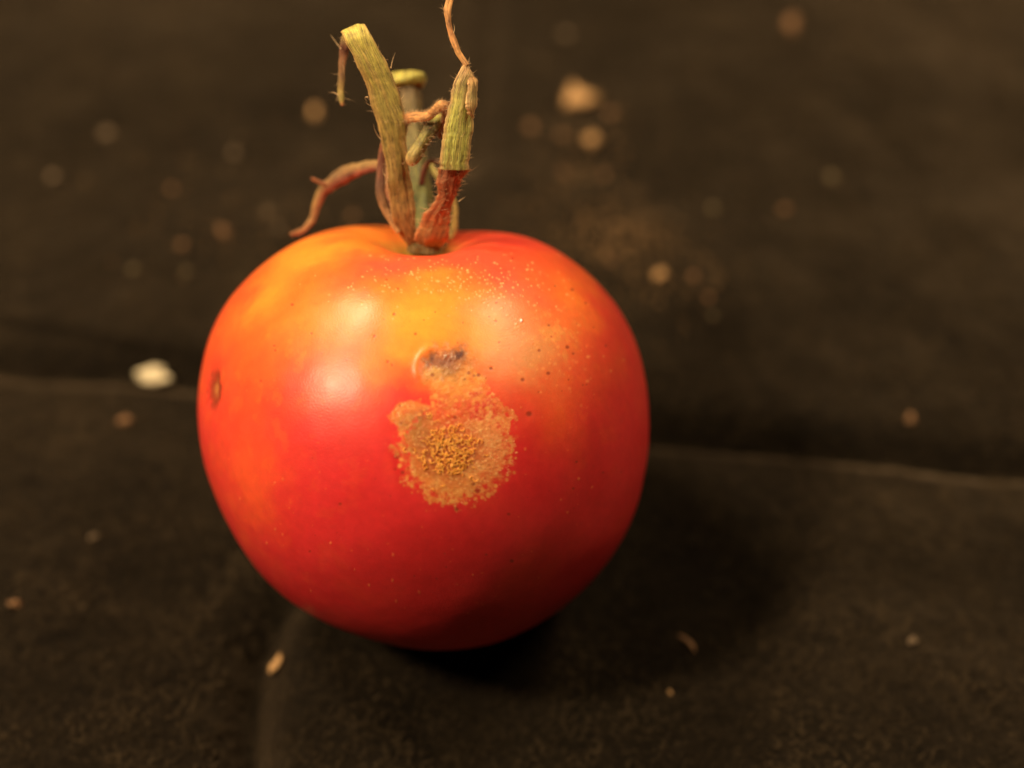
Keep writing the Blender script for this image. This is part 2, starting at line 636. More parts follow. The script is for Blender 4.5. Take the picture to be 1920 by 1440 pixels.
mix(lesion * blob(850, 783, 34, 30, 0, 14, 34), (0.68, 0.055, 0.03), 0.95)
mix(lesion * blob(903, 768, 36, 14, 10, 10, 40), (0.60, 0.04, 0.03), 1.0)
mix(lesion * blob(925, 905, 20, 16, 0, 10, 30), (0.60, 0.08, 0.03), 0.6)
mix(lesion * sstep(0.1, 0.4, fbm(pos / 0.35, 3, 150)) * sstep(0.55, 0.95, 1 - lesion * blob(855, 846, 80, 70, 0, 20, 20)), (0.66, 0.09, 0.03), 0.55)
mix(lesion * blob(885, 845, 26, 30, 0, 12, 18), (0.62, 0.12, 0.03), 0.5)
mix(lesion * blob(848, 745, 34, 14, 0, 10, 14), (0.55, 0.13, 0.03), 0.6)
mix(lesion * blob(780, 815, 38, 42, 0, 12, 14), (0.36, 0.17, 0.04), 0.85)
mix(lesion * blob(792, 782, 16, 10, 0, 6, 10), (0.22, 0.09, 0.03), 0.8)
mix(lesion * blob(838, 850, 62, 50, 0, 12, 16), (0.34, 0.075, 0.03), 0.95)  # gap shade under the mould filaments, painted as dark red-brown
mix(lesion * spotty, (0.62, 0.14, 0.035), 0.4)
mix(blob(742, 870, 8, 36, -12, 6, 6), DEEP, 0.8)
mix(blob(1000, 850, 60, 90, 0, 30), DEEP, 0.55)
mix(blob(838, 706, 46, 26, 0, 10, 14), (0.62, 0.27, 0.035), 0.75)
mix(blob(895, 640, 26, 40, 20, 12, 8), (0.62, 0.30, 0.03), 0.5)
# ---- the old flower scar above it
scar = blob(834, 679, 38, 25, -6, 8, 12)
mix(scar, (0.25, 0.095, 0.06), 0.95)
mix(blob(860, 664, 12, 12, 0, 6, 8), (0.075, 0.02, 0.02), 0.95)
mix(blob(806, 672, 9, 9, 0, 6, 8), (0.10, 0.04, 0.04), 0.9)
mix(blob(846, 698, 16, 10, 0, 6, 10), (0.26, 0.11, 0.04), 0.8)
mix(scar * sstep(0.15, 0.5, gr), (0.62, 0.40, 0.30), 0.8)
mix(blob(815, 694, 20, 9, 0, 5, 10), (0.72, 0.42, 0.12), 0.6)
# ---- sunken brown spot on the left flank
mix(blob(400, 730, 11, 35, 4, 4, 6, 0.4), (0.20, 0.035, 0.014), 0.8)
mix(blob(400, 728, 4.0, 13, 6, 3, 3), (0.50, 0.18, 0.05), 0.9)

# ---- speckles: dark pits and pale raised dots
flatU, flatW = U.ravel(), W.ravel()
okf = np.where((front.ravel() > 0))[0]
order = okf[np.argsort(flatW[okf])]
sw = flatW[order]
tflat = tint.reshape(-1, 3)
dflat = disp.ravel()
rough = np.full(dflat.shape, 0.36)


def dot(x, y, r, colour, k, dz=0.0, asp=1.0, rg=None):
    a, b = np.searchsorted(sw, [y - 3 * r, y + 3 * r])
    idx = order[a:b]
    du = (flatU[idx] - x) / asp
    m = np.abs(du) < 3 * r
    idx = idx[m]
    if not len(idx):
        return
    d2 = (du[m] ** 2 + (flatW[idx] - y) ** 2) / (r * r)
    g = np.exp(-d2 * d2) * k
    if colour is not None:
        tflat[idx] = tflat[idx] * (1 - g[:, None]) + np.array(colour) * g[:, None]
    dflat[idx] += dz * g
    if rg is not None:
        rough[idx] = rough[idx] * (1 - g) + rg * g


tflat = np.ascontiguousarray(tflat)
dflat = np.ascontiguousarray(dflat)
DK = (0.22, 0.03, 0.012)
for x, y, r in [(739, 589, 5), (779, 626, 5), (702, 630, 5), (720, 599, 3), (816, 585, 3), (858, 643, 3), (811, 702, 6), (879, 699, 5.5), (897, 703, 6),
                (889, 704, 5), (872, 711, 4), (921, 691, 6), (992, 776, 9), (980, 712, 6), (1028, 700, 6), (1011, 657, 5), (936, 642, 4), (1064, 651, 6),
                (1075, 663, 4), (745, 856, 9), (755, 886, 6), (741, 880, 4), (750, 761, 4), (752, 793, 4), (766, 878, 4), (795, 600, 3), (868, 605, 3),
                (961, 484, 5), (1073, 543, 5), (1098, 568, 4), (1041, 536, 4), (725, 524, 4), (746, 541, 4), (931, 567, 4), (917, 594, 3), (930, 602, 4),
                (1029, 610, 4), (1113, 614, 3), (1034, 631, 3), (1136, 648, 4), (514, 648, 4), (516, 657, 4), (548, 571, 5), (584, 625, 4), (603, 663, 3),
                (650, 675, 3), (489, 714, 4), (554, 733, 3), (638, 945, 5), (1131, 886, 4), (1081, 866, 4), (1075, 916, 4), (954, 964, 5), (960, 1052, 6),
                (912, 1040, 4), (834, 1038, 3), (837, 1063, 3), (777, 1080, 3), (819, 1085, 3), (581, 1034, 4), (1165, 885, 3), (727, 678, 5), (735, 684, 4),
                (1066, 712, 3), (1093, 722, 3), (1100, 721, 3), (1010, 735, 3), (732, 930, 3), (856, 955, 6), (895, 920, 8), (888, 908, 6), (857, 833, 5),
                (825, 860, 5), (826, 884, 6), (853, 783, 6)]:
    dot(x, y, r * 0.56, DK, min(0.8, 0.25 + 0.085 * r), -0.01, 1.15)
for _ in range(70):   # stray pores
    a, q_ = random.uniform(0, 6.283), math.sqrt(random.random())
    x, y = 796 + 400 * q_ * math.cos(a), 800 + 370 * q_ * math.sin(a)
    dot(x, y, random.uniform(0.8, 1.4), DK, random.uniform(0.2, 0.5), -0.005)
for _ in range(270):   # pale raised dots over the upper shoulder, sparkle painted into their colour
    x, y = random.gauss(860, 110), random.gauss(528, 30)
    if y < 475:
        continue
    dot(x, y, random.uniform(1.3, 2.3), (0.95, 0.42, 0.16), random.uniform(0.2, 0.75), 0.012, random.uniform(0.8, 1.5), 0.3)
for _ in range(130):
    x, y = random.gauss(1020, 50), random.gauss(640, 55)
    dot(x, y, random.uniform(1.3, 3.4), (0.92, 0.38, 0.12), random.uniform(0.1, 0.4), 0.004, random.uniform(0.8, 1.4), 0.3)
dot(977, 601, 3.0, (1.0, 0.97, 0.9), 1.0, 0.05, 0.8, 0.1)  # crystal speck, its bright glint painted as a white dot
for _ in range(150):
    a, q_ = random.uniform(0, 6.283), math.sqrt(random.random())
    x, y = 796 + 390 * q_ * math.cos(a), 830 + 360 * q_ * math.sin(a)
    dot(x, y, random.uniform(1.2, 2.4), (0.88, 0.18, 0.05), random.uniform(0.1, 0.4), 0.005, random.uniform(0.8, 1.4), 0.3)
for _ in range(900):   # pale grains with their glints painted in, and red pin-points in the lesion
    x, y = random.gauss(870, 55), random.gauss(850, 50)
    if ((x - 855) / 112) ** 2 + ((y - 848) / 98) ** 2 > 1.05:
        continue
    if random.random() < 0.75:
        dot(x, y, random.uniform(0.9, 1.5), (0.98, 0.60, 0.26), random.uniform(0.25, 0.7), 0.012, random.uniform(0.8, 1.4), 0.2)
    else:
        dot(x, y, random.uniform(1.5, 3.2), (0.50, 0.08, 0.03), random.uniform(0.15, 0.4), -0.005, random.uniform(0.8, 1.4))
for _ in range(260):   # ragged rim of the lesion, islands of tan and bites of red
    a = random.uniform(0, 6.283)
    q_ = random.gauss(1.0, 0.06)
    dot(855 + 102 * q_ * math.cos(a), 847 + 92 * q_ * math.sin(a), random.uniform(1.8, 4.0), (0.76, 0.31, 0.08) if q_ > 1.0 and random.random() < 0.7 else (0.62, 0.07, 0.03), random.uniform(0.4, 0.85))
for x, y in [(530, 898), (515, 905), (450, 935), (516, 992), (530, 1002), (500, 1018), (620, 1018), (690, 1030), (737, 1040), (692, 1097), (743, 1127),
             (786, 1110), (736, 1088), (878, 1150), (905, 1134), (887, 1078), (997, 1034), (1064, 961), (1052, 937), (1085, 898), (1110, 914), (930, 1118),
             (985, 842), (1010, 1083), (1100, 765), (583, 1108), (665, 1068)]:
    dot(x, y, random.uniform(1.6, 3.6), (0.88, 0.22, 0.07), random.uniform(0.2, 0.6), 0.02, 0.8, 0.3)
tint = tflat.reshape(pos.shape)

# lesion relief: slightly sunken, gritty; scar with a raised lip on its left and top
lf = lesion.ravel()
dflat += lf * 0.012 * gr.ravel()
ru = np.sqrt(((U - 832) / 50) ** 2 + ((W - 690) / 44) ** 2).ravel()
angl = np.arctan2(690 - W, U - 832).ravel()
lipmask = np.exp(-((ru - 1.0) / 0.16) ** 2) * sstep(1.75, 2.3, np.where(angl < -1.6, angl + 2 * np.pi, angl)) * sstep(3.9, 3.2, np.where(angl < -1.6, angl + 2 * np.pi, angl)) * front.ravel()
dflat += 0.09 * lipmask - 0.12 * np.exp(-(ru / 0.75) ** 2) * front.ravel()
sc_ = scar.ravel()
dflat += sc_ * 0.05 * gr.ravel()
dflat += (-0.25 * blob(399, 730, 13, 36, 6, 4, 3)).ravel()
rough = rough + 0.02 * wn[..., 0].ravel()
rough = rough * (1 - 0.3 * lf * sstep(0.0, 0.5, gr.ravel()))
rough = np.clip(rough, 0.2, 0.8)
disp = dflat.reshape(disp.shape)
pos = pos + dirs * disp[..., None]

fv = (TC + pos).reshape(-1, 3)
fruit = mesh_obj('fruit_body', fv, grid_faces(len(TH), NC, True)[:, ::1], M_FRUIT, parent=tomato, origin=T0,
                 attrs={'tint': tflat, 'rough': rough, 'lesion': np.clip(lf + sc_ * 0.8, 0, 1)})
# keep normals pointing outwards
fruit.data.update()
zmin = cam_to_world(fv)[:, 2].min()
print('tomato lowest point mm', zmin)
PGRID_U, PGRID_W = project(pos)


def surf(px, py, lift=0.0):
    """point on the fruit seen at a photo pixel (camera frame)"""
    a, b = np.searchsorted(sw, [py - 4, py + 4])
    idx = order[a:b]
    k = idx[np.argmin((flatU[idx] - px) ** 2 + (flatW[idx] - py) ** 2)]
    p = pos.reshape(-1, 3)[k]
    nrm = p / np.linalg.norm(p)
    return TC + p + nrm * lift, nrm


# ------------------------------------------------------------------ tubes, ribbons, hairs
def catmull(rows, m):
    rows = np.asarray(rows, float)
    k = len(rows)
    ext = np.vstack([2 * rows[0] - rows[1], rows, 2 * rows[-1] - rows[-2]])
    t = np.linspace(0, k - 1, m)
    i = np.minimum(t.astype(int), k - 2)
    f = (t - i)[:, None]
    p0, p1, p2, p3 = ext[i], ext[i + 1], ext[i + 2], ext[i + 3]
    return 0.5 * (2 * p1 + (p2 - p0) * f + (2 * p0 - 5 * p1 + 4 * p2 - p3) * f ** 2 + (3 * p1 - p0 - 3 * p2 + p3) * f ** 3), t / (k - 1)


def ramp(stops, t):
    ts = [s[0] for s in stops]
    cs = np.array([s[1] for s in stops])
    return np.stack([np.interp(t, ts, cs[:, j]) for j in range(3)], -1)


def close_caps(verts, faces, nr, nc):
    v = list(verts)
    c0 = verts[:nc].mean(0)
    c1 = verts[(nr - 1) * nc:].mean(0)
    return np.vstack([verts, c0, c1]), None


def sweep(name, sect, nr, nc, tint, fibre, mat, parent):
    """sect: nr x nc x 3 closed rings"""
    v = sect.reshape(-1, 3)
    c0, c1 = sect[0].mean(0), sect[-1].mean(0)
    v = np.vstack([v, c0, c1])
    f = grid_faces(nr, nc, True)
    a = np.arange(nc)
    b = (a + 1) % nc
    cap0 = np.stack([b, a, np.full(nc, nr * nc), np.full(nc, nr * nc)], -1)
    tri0 = np.stack([b, a, np.full(nc, nr * nc)], -1)
    off = (nr - 1) * nc
    tri1 = np.stack([a + off, b + off, np.full(nc, nr * nc + 1)], -1)
    quads = f
    tris = np.concatenate([quads[:, [0, 1, 2]], quads[:, [0, 2, 3]], tri0, tri1])
    tn = np.vstack([tint.reshape(-1, 3), tint[0].mean(0), tint[-1].mean(0)])
    fb = np.vstack([fibre.reshape(-1, 3), fibre[0].mean(0), fibre[-1].mean(0)])
    return mesh_obj(name, v, tris, mat, parent=parent, origin=T0, attrs={'tint': tn, 'fibre': fb})


def ribbon(name, rows, thick, bulge, stops, edge_col, parent, mat=None, nr=110, nside=22, seed=1, jit=1.0, ridge=0.10, twist=None, edge_w=0.12, rag=0.6):
    """rows: (left px, left py, right px, right py, depth left, depth right)"""
    pts = []
    for (lx, ly, rx, ry, dl, dr) in rows:
        pts.append(np.concatenate([P(lx, ly, dl), P(rx, ry, dr)]))
    c, t = catmull(pts, nr)
    Lp, Rp = c[:, :3], c[:, 3:]
    wid = np.linalg.norm(Rp - Lp, axis=1)
    cen = (Lp + Rp) / 2
    seg = np.concatenate([[0], np.cumsum(np.linalg.norm(np.diff(cen, axis=0), axis=1))])
    acr = (Rp - Lp) / wid[:, None]
    # ragged edges
    nz = lambda s, f: fbm(np.stack([seg * f, np.full(nr, s * 7.7), np.zeros(nr)], -1), 3, seed)
    Lp = Lp - acr * (nz(1, 1.6) * 0.10 * rag * jit + nz(5, 6.0) * 0.05 * rag)[:, None]
    Rp = Rp + acr * (nz(2, 1.6) * 0.10 * rag * jit + nz(6, 6.0) * 0.05 * rag)[:, None]
    tang = np.gradient(cen, axis=0)
    tang /= np.linalg.norm(tang, axis=1)[:, None]
    nrm = np.cross(acr, tang)
    nrm /= np.linalg.norm(nrm, axis=1)[:, None]
    nrm *= np.sign(nrm[:, 2:3] + 1e-9)
    s = np.linspace(0, 1, nside)
    nc = 2 * nside
    sect = np.zeros((nr, nc, 3))
    tintv = np.zeros((nr, nc, 3))
    fib = np.zeros((nr, nc, 3))
    base = ramp(stops, t)
    for j in range(nc):
        frontside = j < nside
        sj = s[j] if frontside else s[nc - 1 - j]
        prof = math.sin(math.pi * sj) ** 0.6 if 0 < sj < 1 else 0
        pl = Lp + (Rp - Lp) * sj
        rg = vnoise(np.stack([np.full(nr, sj * 9.0), seg * 0.35, np.full(nr, seed * 1.0)], -1), seed + 3)
        rg2 = vnoise(np.stack([sj * wid * 5.0, seg * 0.8, np.full(nr, seed * 1.0)], -1), seed + 4)
        off = bulge * math.sin(math.pi * sj)
        th_ = thick * (0.25 + 0.75 * prof)
        if frontside:
            h = off + th_ / 2 + (rg * ridge + rg2 * ridge * 0.25) * min(1, 4 * min(sj, 1 - sj) + 0.15)
        else:
            h = off - th_ / 2
        h = h * np.clip(wid / 1.0, 0.3, 1)
        sect[:, j] = pl + nrm * np.asarray(h)[:, None]
        e = np.exp(-(min(sj, 1 - sj) / edge_w) ** 2)
        pat = sstep(-0.1, 0.5, fbm(np.stack([sj * wid * 5.0, seg * 0.4, np.full(nr, 2.0 + seed)], -1), 3, seed + 9))
        col = base * (1 - e * 0.8) + np.array(edge_col) * e * 0.8
        col = col * (1 - 0.35 * pat[:, None]) + np.array(edge_col) * 0.35 * pat[:, None]
        tintv[:, j] = col
        fib[:, j] = np.stack([sj * wid + (0 if frontside else 11.0), seg, np.full(nr, seed * 3.0)], -1)
    return sweep(name, sect, nr, nc, tintv, fib, mat or M_PLANT, parent), (Lp, Rp, cen, nrm, acr, tang)


def tube(name, rows, stops, parent, mat=None, nr=90, nc=18, seed=1, flat=1.0, jit=0.10, under=None, ridges=0):
    """rows: (px, py, depth, width px)"""
    pts = [np.concatenate([P(x, y, d), [w * KPX * d / 2]]) for x, y, d, w in rows]
    c, t = catmull(pts, nr)
    cen, rad = c[:, :3], np.maximum(c[:, 3], 0.03)
    seg = np.concatenate([[0], np.cumsum(np.linalg.norm(np.diff(cen, axis=0), axis=1))])
    tang = np.gradient(cen, axis=0)
    tang /= np.linalg.norm(tang, axis=1)[:, None]
    ref = np.array([0, 0, 1.0])
    acr = np.cross(tang, ref)
    acr /= np.linalg.norm(acr, axis=1)[:, None] + 1e-9
    nrm = np.cross(acr, tang)
    a = np.linspace(0, 2 * np.pi, nc, endpoint=False)
    sect = np.zeros((nr, nc, 3))
    tintv = np.zeros((nr, nc, 3))
    fib = np.zeros((nr, nc, 3))
    base = ramp(stops, t)
    for j in range(nc):
        ca, sa = math.cos(a[j]), math.sin(a[j])
        nz = fbm(np.stack([np.full(nr, ca * 1.3), np.full(nr, sa * 1.3), seg * 1.4 + seed * 5], -1), 3, seed)
        r = rad * (1 + jit * 2.2 * nz)
        if ridges:
            r = r * (1 + 0.10 * math.cos(ridges * a[j] + 0.6))
        sect[:, j] = cen + acr * (ca * r)[:, None] + nrm * (sa * r * flat)[:, None]
        col = base
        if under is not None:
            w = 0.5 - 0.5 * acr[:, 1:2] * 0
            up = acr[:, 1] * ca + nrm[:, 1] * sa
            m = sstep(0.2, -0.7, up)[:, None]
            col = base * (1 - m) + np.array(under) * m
        tintv[:, j] = col
        fib[:, j] = np.stack([(a[j] / 6.283) * 6.283 * rad.mean(), seg, np.full(nr, seed * 3.0)], -1) if False else np.stack([np.full(nr, abs(a[j] - np.pi) * rad.mean()), seg, np.full(nr, seed * 3.0)], -1)
    return sweep(name, sect, nr, nc, tintv, fib, mat or M_SOFT, parent), (cen, acr, nrm, tang, rad)


def hairs(parent, roots, dirs_, lens, name='hairs', r=0.022):
    vs, fs = [], []
    k = 0
    for p, d, l in zip(roots, dirs_, lens):
        d = d / (np.linalg.norm(d) + 1e-9)
        s1 = np.cross(d, rng.normal(size=3))
        s1 /= np.linalg.norm(s1)
        s2 = np.cross(d, s1)
        bend = rng.normal(size=3) * 0.35 * l
        steps = 5
        for q_ in range(steps):
            u = q_ / (steps - 1)
            cpt = p + d * l * u + bend * u * u
            rr_ = r * (1 - 0.8 * u)
            for a_ in (0, 2.094, 4.189):
                vs.append(cpt + s1 * math.cos(a_) * rr_ + s2 * math.sin(a_) * rr_)
        for q_ in range(steps - 1):
            for a_ in range(3):
                b_ = (a_ + 1) % 3
                fs.append((k + q_ * 3 + a_, k + q_ * 3 + b_, k + q_ * 3 + 3 + b_, k + q_ * 3 + 3 + a_))
        k += steps * 3
    ob = mesh_obj(name, np.array(vs), np.array(fs), M_HAIR, parent=None, origin=T0)
    ob.parent = parent
    ob.location = (0, 0, 0)
    ob['kind'] = 'stuff'
    return ob


def ribbon_hairs(parent, geo, n, lmin, lmax, surface=0.5, r=0.02, t0=0.0, t1=1.0):
    Lp, Rp, cen, nrm, acr, tang = geo
    m = len(cen)
    roots, ds, ls = [], [], []
    for _ in range(n):
        i = random.randint(int(t0 * (m - 1)), int(t1 * (m - 1)))
        if random.random() < surface:
            s = random.uniform(0.1, 0.9)
            roots.append(Lp[i] + (Rp[i] - Lp[i]) * s + nrm[i] * 0.25)
            ds.append(nrm[i] * 0.4 + acr[i] * random.uniform(-1, 1) * 0.7 + tang[i] * random.uniform(0, 1.2))
        else:
            sg = random.choice((-1, 1))
            roots.append((Lp[i] if sg < 0 else Rp[i]) + nrm[i] * 0.05)
            ds.append(acr[i] * sg + tang[i] * random.uniform(-0.2, 1.4) + nrm[i] * random.uniform(-0.3, 0.5))
        ls.append(random.uniform(lmin, lmax) * (2.2 if random.random() < 0.06 else 1))
    return hairs(parent, roots, ds, ls, r=r)


def tube_hairs(parent, geo, n, lmin, lmax, r=0.018):
    cen, acr, nrm, tang, rad = geo
    m = len(cen)
    roots, ds, ls = [], [], []
    for _ in range(n):
        i = random.randint(1, m - 2)
        a = random.uniform(-0.3, 3.44)
        d = acr[i] * math.cos(a) + nrm[i] * math.sin(a)
        roots.append(cen[i] + d * rad[i] * 0.9)
        ds.append(d + tang[i] * random.uniform(-0.2, 0.8))
        ls.append(random.uniform(lmin, lmax))
    return hairs(parent, roots, ds, ls, r=r)


YG = (0.60, 0.50, 0.10)
OLIVE = (0.34, 0.27, 0.055)
GREEN = (0.42, 0.39, 0.07)
BROWN = (0.24, 0.12, 0.04)
OBR = (0.46, 0.22, 0.07)
RBR = (0.30, 0.10, 0.035)
DKR = (0.16, 0.045, 0.025)

# A: broad left sepal, folded over at its top
rowsA = [(766, 462, 788, 462, 90.2, 90.2), (750, 440, 780, 442, 89.2, 89.2), (736, 407, 780, 403, 88.4, 88.6), (730, 372, 775, 366, 88.0, 88.2), (727, 337, 768, 328, 87.5, 87.8),
         (719, 282, 763, 275, 87.0, 87.2), (705, 228, 760, 221, 86.4, 86.6), (687, 165, 748, 177, 85.8, 86.2), (670, 125, 733, 134, 85.3, 85.8),
         (655, 94, 716, 103, 85.0, 85.5), (643, 68, 697, 68, 84.9, 85.2), (640, 61, 685, 48, 85.4, 85.5), (641, 60, 681, 47, 86.2, 86.3), (643, 64, 678, 54, 87.0, 87.0), (643, 76, 672, 68, 87.4, 87.3)]
sepA, gA = ribbon('sepal', rowsA, 0.18, 0.07, [(0, BROWN), (0.12, (0.33, 0.17, 0.05)), (0.3, (0.30, 0.21, 0.05)), (0.5, OLIVE), (0.66, (0.46, 0.38, 0.07)), (0.85, YG), (1, YG)],
                  (0.46, 0.24, 0.08), tomato, seed=3, edge_w=0.06, nr=170, ridge=0.05, rag=0.9)
sepA['label'] = 'broad yellow-green sepal bent over at its tip'
ribbon_hairs(sepA, gA, 150, 0.1, 0.32, 0.5, r=0.013, t0=0.05, t1=0.68)
tipA, gtA = tube('tip', [(656, 66, 87.2, 26), (650, 76, 87.4, 22), (646, 88, 87.5, 18), (643, 105, 87.7, 16), (641, 135, 87.9, 13), (639, 165, 88.0, 13), (640, 186, 88.0, 11), (642, 198, 88.0, 5)],
                 [(0, (0.36, 0.28, 0.06)), (0.3, DKR), (0.6, BROWN), (0.88, OLIVE), (1, (0.5, 0.14, 0.05))], sepA, seed=5, flat=0.4, jit=0.16)
tube_hairs(sepA, gtA, 20, 0.2, 0.5, r=0.013)

# B: cut pedicel at the back with its flared end
ped, gB = tube('pedicel', [(800, 462, 90.6, 50), (796, 440, 90.8, 44), (792, 400, 91.2, 42), (787, 350, 91.6, 40), (780, 300, 92.0, 40), (774, 240, 92.6, 40), (770, 195, 93.0, 38), (768, 170, 93.2, 40), (767, 156, 93.3, 46)],
               [(0, (0.13, 0.11, 0.022)), (0.3, (0.11, 0.115, 0.02)), (0.6, (0.16, 0.12, 0.032)), (0.85, (0.15, 0.09, 0.03)), (1, (0.08, 0.06, 0.015))], tomato, seed=8, jit=0.06, mat=M_PLANT, nc=26, ridges=5)
ped['label'] = 'olive green pedicel with a flared cut end'
capB, gC = tube('cut_end', [(766, 164, 93.2, 54), (766, 158, 93.2, 62), (766, 150, 93.2, 66), (766, 142, 93.2, 62), (766, 137, 93.2, 50), (766, 136, 93.2, 16)],
                [(0, (0.3, 0.26, 0.05)), (0.4, (0.40, 0.35, 0.06)), (1, (0.46, 0.38, 0.07))], ped, seed=9, jit=0.2, mat=M_PLANT, nc=30, nr=30)

# C: right sepal, green above a break and rusty brown below
rowsCl = [(788, 459, 830, 461, 89.8, 89.8), (776, 443, 841, 446, 88.6, 88.6), (786, 420, 843, 420, 88.0, 88.0), (797, 399, 846, 396, 87.4, 87.6), (817, 371, 855, 366, 86.8, 87.0),
          (820, 349, 863, 341, 86.3, 86.4), (822, 328, 870, 328, 86.0, 86.0), (823, 314, 876, 318, 85.7, 85.8)]
sepC, gCl = ribbon('sepal', rowsCl, 0.2, 0.14, [(0, (0.22, 0.13, 0.035)), (0.25, (0.33, 0.16, 0.045)), (0.42, (0.40, 0.14, 0.045)), (0.6, (0.30, 0.095, 0.035)), (0.85, (0.27, 0.085, 0.035)), (1, (0.20, 0.07, 0.03))],
                   (0.50, 0.19, 0.07), tomato, seed=12, ridge=0.07, rag=1.6, edge_w=0.09, mat=M_SOFT)
sepC['label'] = 'rusty brown sepal base, turned over below a green blade'
ribbon_hairs(sepC, gCl, 200, 0.1, 0.28, 0.3, r=0.014, t0=0.3, t1=1.0)
rowsCu = [(821, 317, 879, 319, 85.2, 85.4), (823, 300, 880, 296, 85.0, 85.2), (828, 262, 884, 262, 84.6, 84.9), (833, 235, 887, 228, 84.4, 84.7), (842, 195, 889, 198, 84.2, 84.5),
          (850, 160, 893, 165, 84.0, 84.4), (857, 143, 890, 147, 84.0, 84.3), (865, 128, 881, 128, 84.0, 84.2), (871, 117, 878, 116, 84.1, 84.2)]
blade, gCu = ribbon('blade', rowsCu, 0.2, 0.14, [(0, (0.30, 0.26, 0.055)), (0.18, (0.40, 0.39, 0.08)), (0.45, GREEN), (0.62, (0.38, 0.30, 0.08)), (0.8, (0.40, 0.25, 0.09)), (1, OBR)],
                    (0.52, 0.29, 0.12), sepC, seed=15, ridge=0.045, rag=1.0, edge_w=0.11, nr=130)
blade['label'] = 'upright green blade with papery brown edges'
ribbon_hairs(sepC, gCu, 120, 0.06, 0.2, 0.6, r=0.012)
# papery flap on the blade's right edge
flap, gF = ribbon('torn_edge', [(876, 214, 889, 222, 84.1, 84.5), (873, 200, 893, 200, 83.9, 84.4), (874, 180, 894, 182, 83.9, 84.4), (876, 160, 897, 156, 83.9, 84.3), (877, 146, 890, 142, 84.0, 84.3)],
                  0.10, 0.12, [(0, OBR), (0.5, (0.36, 0.26, 0.09)), (1, OBR)], (0.56, 0.30, 0.12), sepC, seed=19, rag=2.0, nr=50, nside=12, mat=M_SOFT)
tend, gD = tube('tendril', [(875, 124, 84.1, 13), (866, 110, 84.1, 10), (856, 93, 84.1, 11), (849, 72, 84.1, 12), (842, 48, 84.1, 11), (839, 25, 84.1, 13), (842, 6, 84.2, 13), (849, -12, 84.3, 12), (858, -34, 84.5, 10), (868, -52, 84.7, 7)],
                [(0, OBR), (0.2, (0.55, 0.26, 0.08)), (0.4, (0.42, 0.17, 0.05)), (0.7, (0.60, 0.30, 0.10)), (1, OBR)], sepC, seed=22, flat=0.55, jit=0.2, nr=120)
tube_hairs(sepC, gD, 30, 0.08, 0.25, r=0.012)

# E: withered sepal curling out to the left
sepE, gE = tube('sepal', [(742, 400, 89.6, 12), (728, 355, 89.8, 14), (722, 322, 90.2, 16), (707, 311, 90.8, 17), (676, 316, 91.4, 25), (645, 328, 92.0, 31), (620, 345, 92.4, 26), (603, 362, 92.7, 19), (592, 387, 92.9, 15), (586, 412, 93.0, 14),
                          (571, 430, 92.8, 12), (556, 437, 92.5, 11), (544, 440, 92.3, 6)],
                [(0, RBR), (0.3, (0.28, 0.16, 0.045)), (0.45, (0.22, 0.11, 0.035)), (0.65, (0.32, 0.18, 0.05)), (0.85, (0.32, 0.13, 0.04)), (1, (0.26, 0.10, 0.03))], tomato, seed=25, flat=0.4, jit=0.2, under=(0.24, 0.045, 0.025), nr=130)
sepE['label'] = 'thin rusty sepal curling out to the left'
spur, _g = tube('spur', [(612, 346, 92.4, 9), (600, 342, 92.3, 7), (590, 337, 92.2, 6), (583, 334, 92.1, 3)], [(0, RBR), (1, RBR)], sepE, seed=26, nr=20, nc=8)
tube_hairs(sepE, gE, 40, 0.1, 0.25, r=0.012)
# F: dark narrow shrivelled sepal hugging the left sepal
sepF, gFd = tube('sepal', [(748, 436, 88.8, 10), (736, 418, 88.8, 12), (722, 390, 88.8, 15), (714, 362, 88.7, 18), (713, 335, 88.6, 17), (715, 305, 88.4, 14), (717, 282, 88.2, 12), (716, 268, 88.0, 5)],
                 [(0, OBR), (0.25, (0.32, 0.15, 0.05)), (0.5, (0.14, 0.06, 0.03)), (0.75, (0.2, 0.06, 0.03)), (1, RBR)], tomato, seed=28, flat=0.5, jit=0.12)
sepF['label'] = 'dark shrivelled sepal against the broad one'
# G: fuzzy little bridge between the two big sepals
sepG, gG = tube('sepal', [(758, 248, 87.3, 8), (759, 232, 87.0, 12), (765, 221, 86.6, 18), (780, 219, 86.2, 19), (800, 218, 85.9, 17), (815, 208, 85.7, 17), (827, 199, 85.6, 21), (839, 203, 85.8, 20), (837, 222, 86.4, 18), (830, 244, 86.9, 12), (826, 258, 87.2, 7)],
                [(0, DKR), (0.15, (0.42, 0.15, 0.05)), (0.3, (0.62, 0.30, 0.10)), (0.6, (0.64, 0.32, 0.11)), (0.75, (0.42, 0.14, 0.05)), (1, DKR)], tomato, seed=31, flat=0.7, jit=0.12)
sepG['label'] = 'small fuzzy orange sepal arching between the two large ones'
tube_hairs(sepG, gG, 800, 0.10, 0.24, r=0.015)
# H: short olive piece lying diagonally
sepH, gH = tube('sepal', [(768, 310, 86.7, 10), (773, 299, 86.6, 24), (783, 281, 86.5, 26), (796, 260, 86.5, 24), (806, 243, 86.5, 25), (817, 228, 86.6, 24), (826, 214, 86.9, 12)],
                [(0, OBR), (0.2, (0.36, 0.26, 0.08)), (0.5, (0.26, 0.22, 0.05)), (0.7, (0.12, 0.09, 0.03)), (0.85, GREEN), (1, OLIVE)], tomato, seed=35, flat=0.6, jit=0.12, mat=M_PLANT, ridges=4)
sepH['label'] = 'short olive sepal stub lying diagonally'
tube_hairs(sepH, gH, 120, 0.1, 0.35, r=0.016)
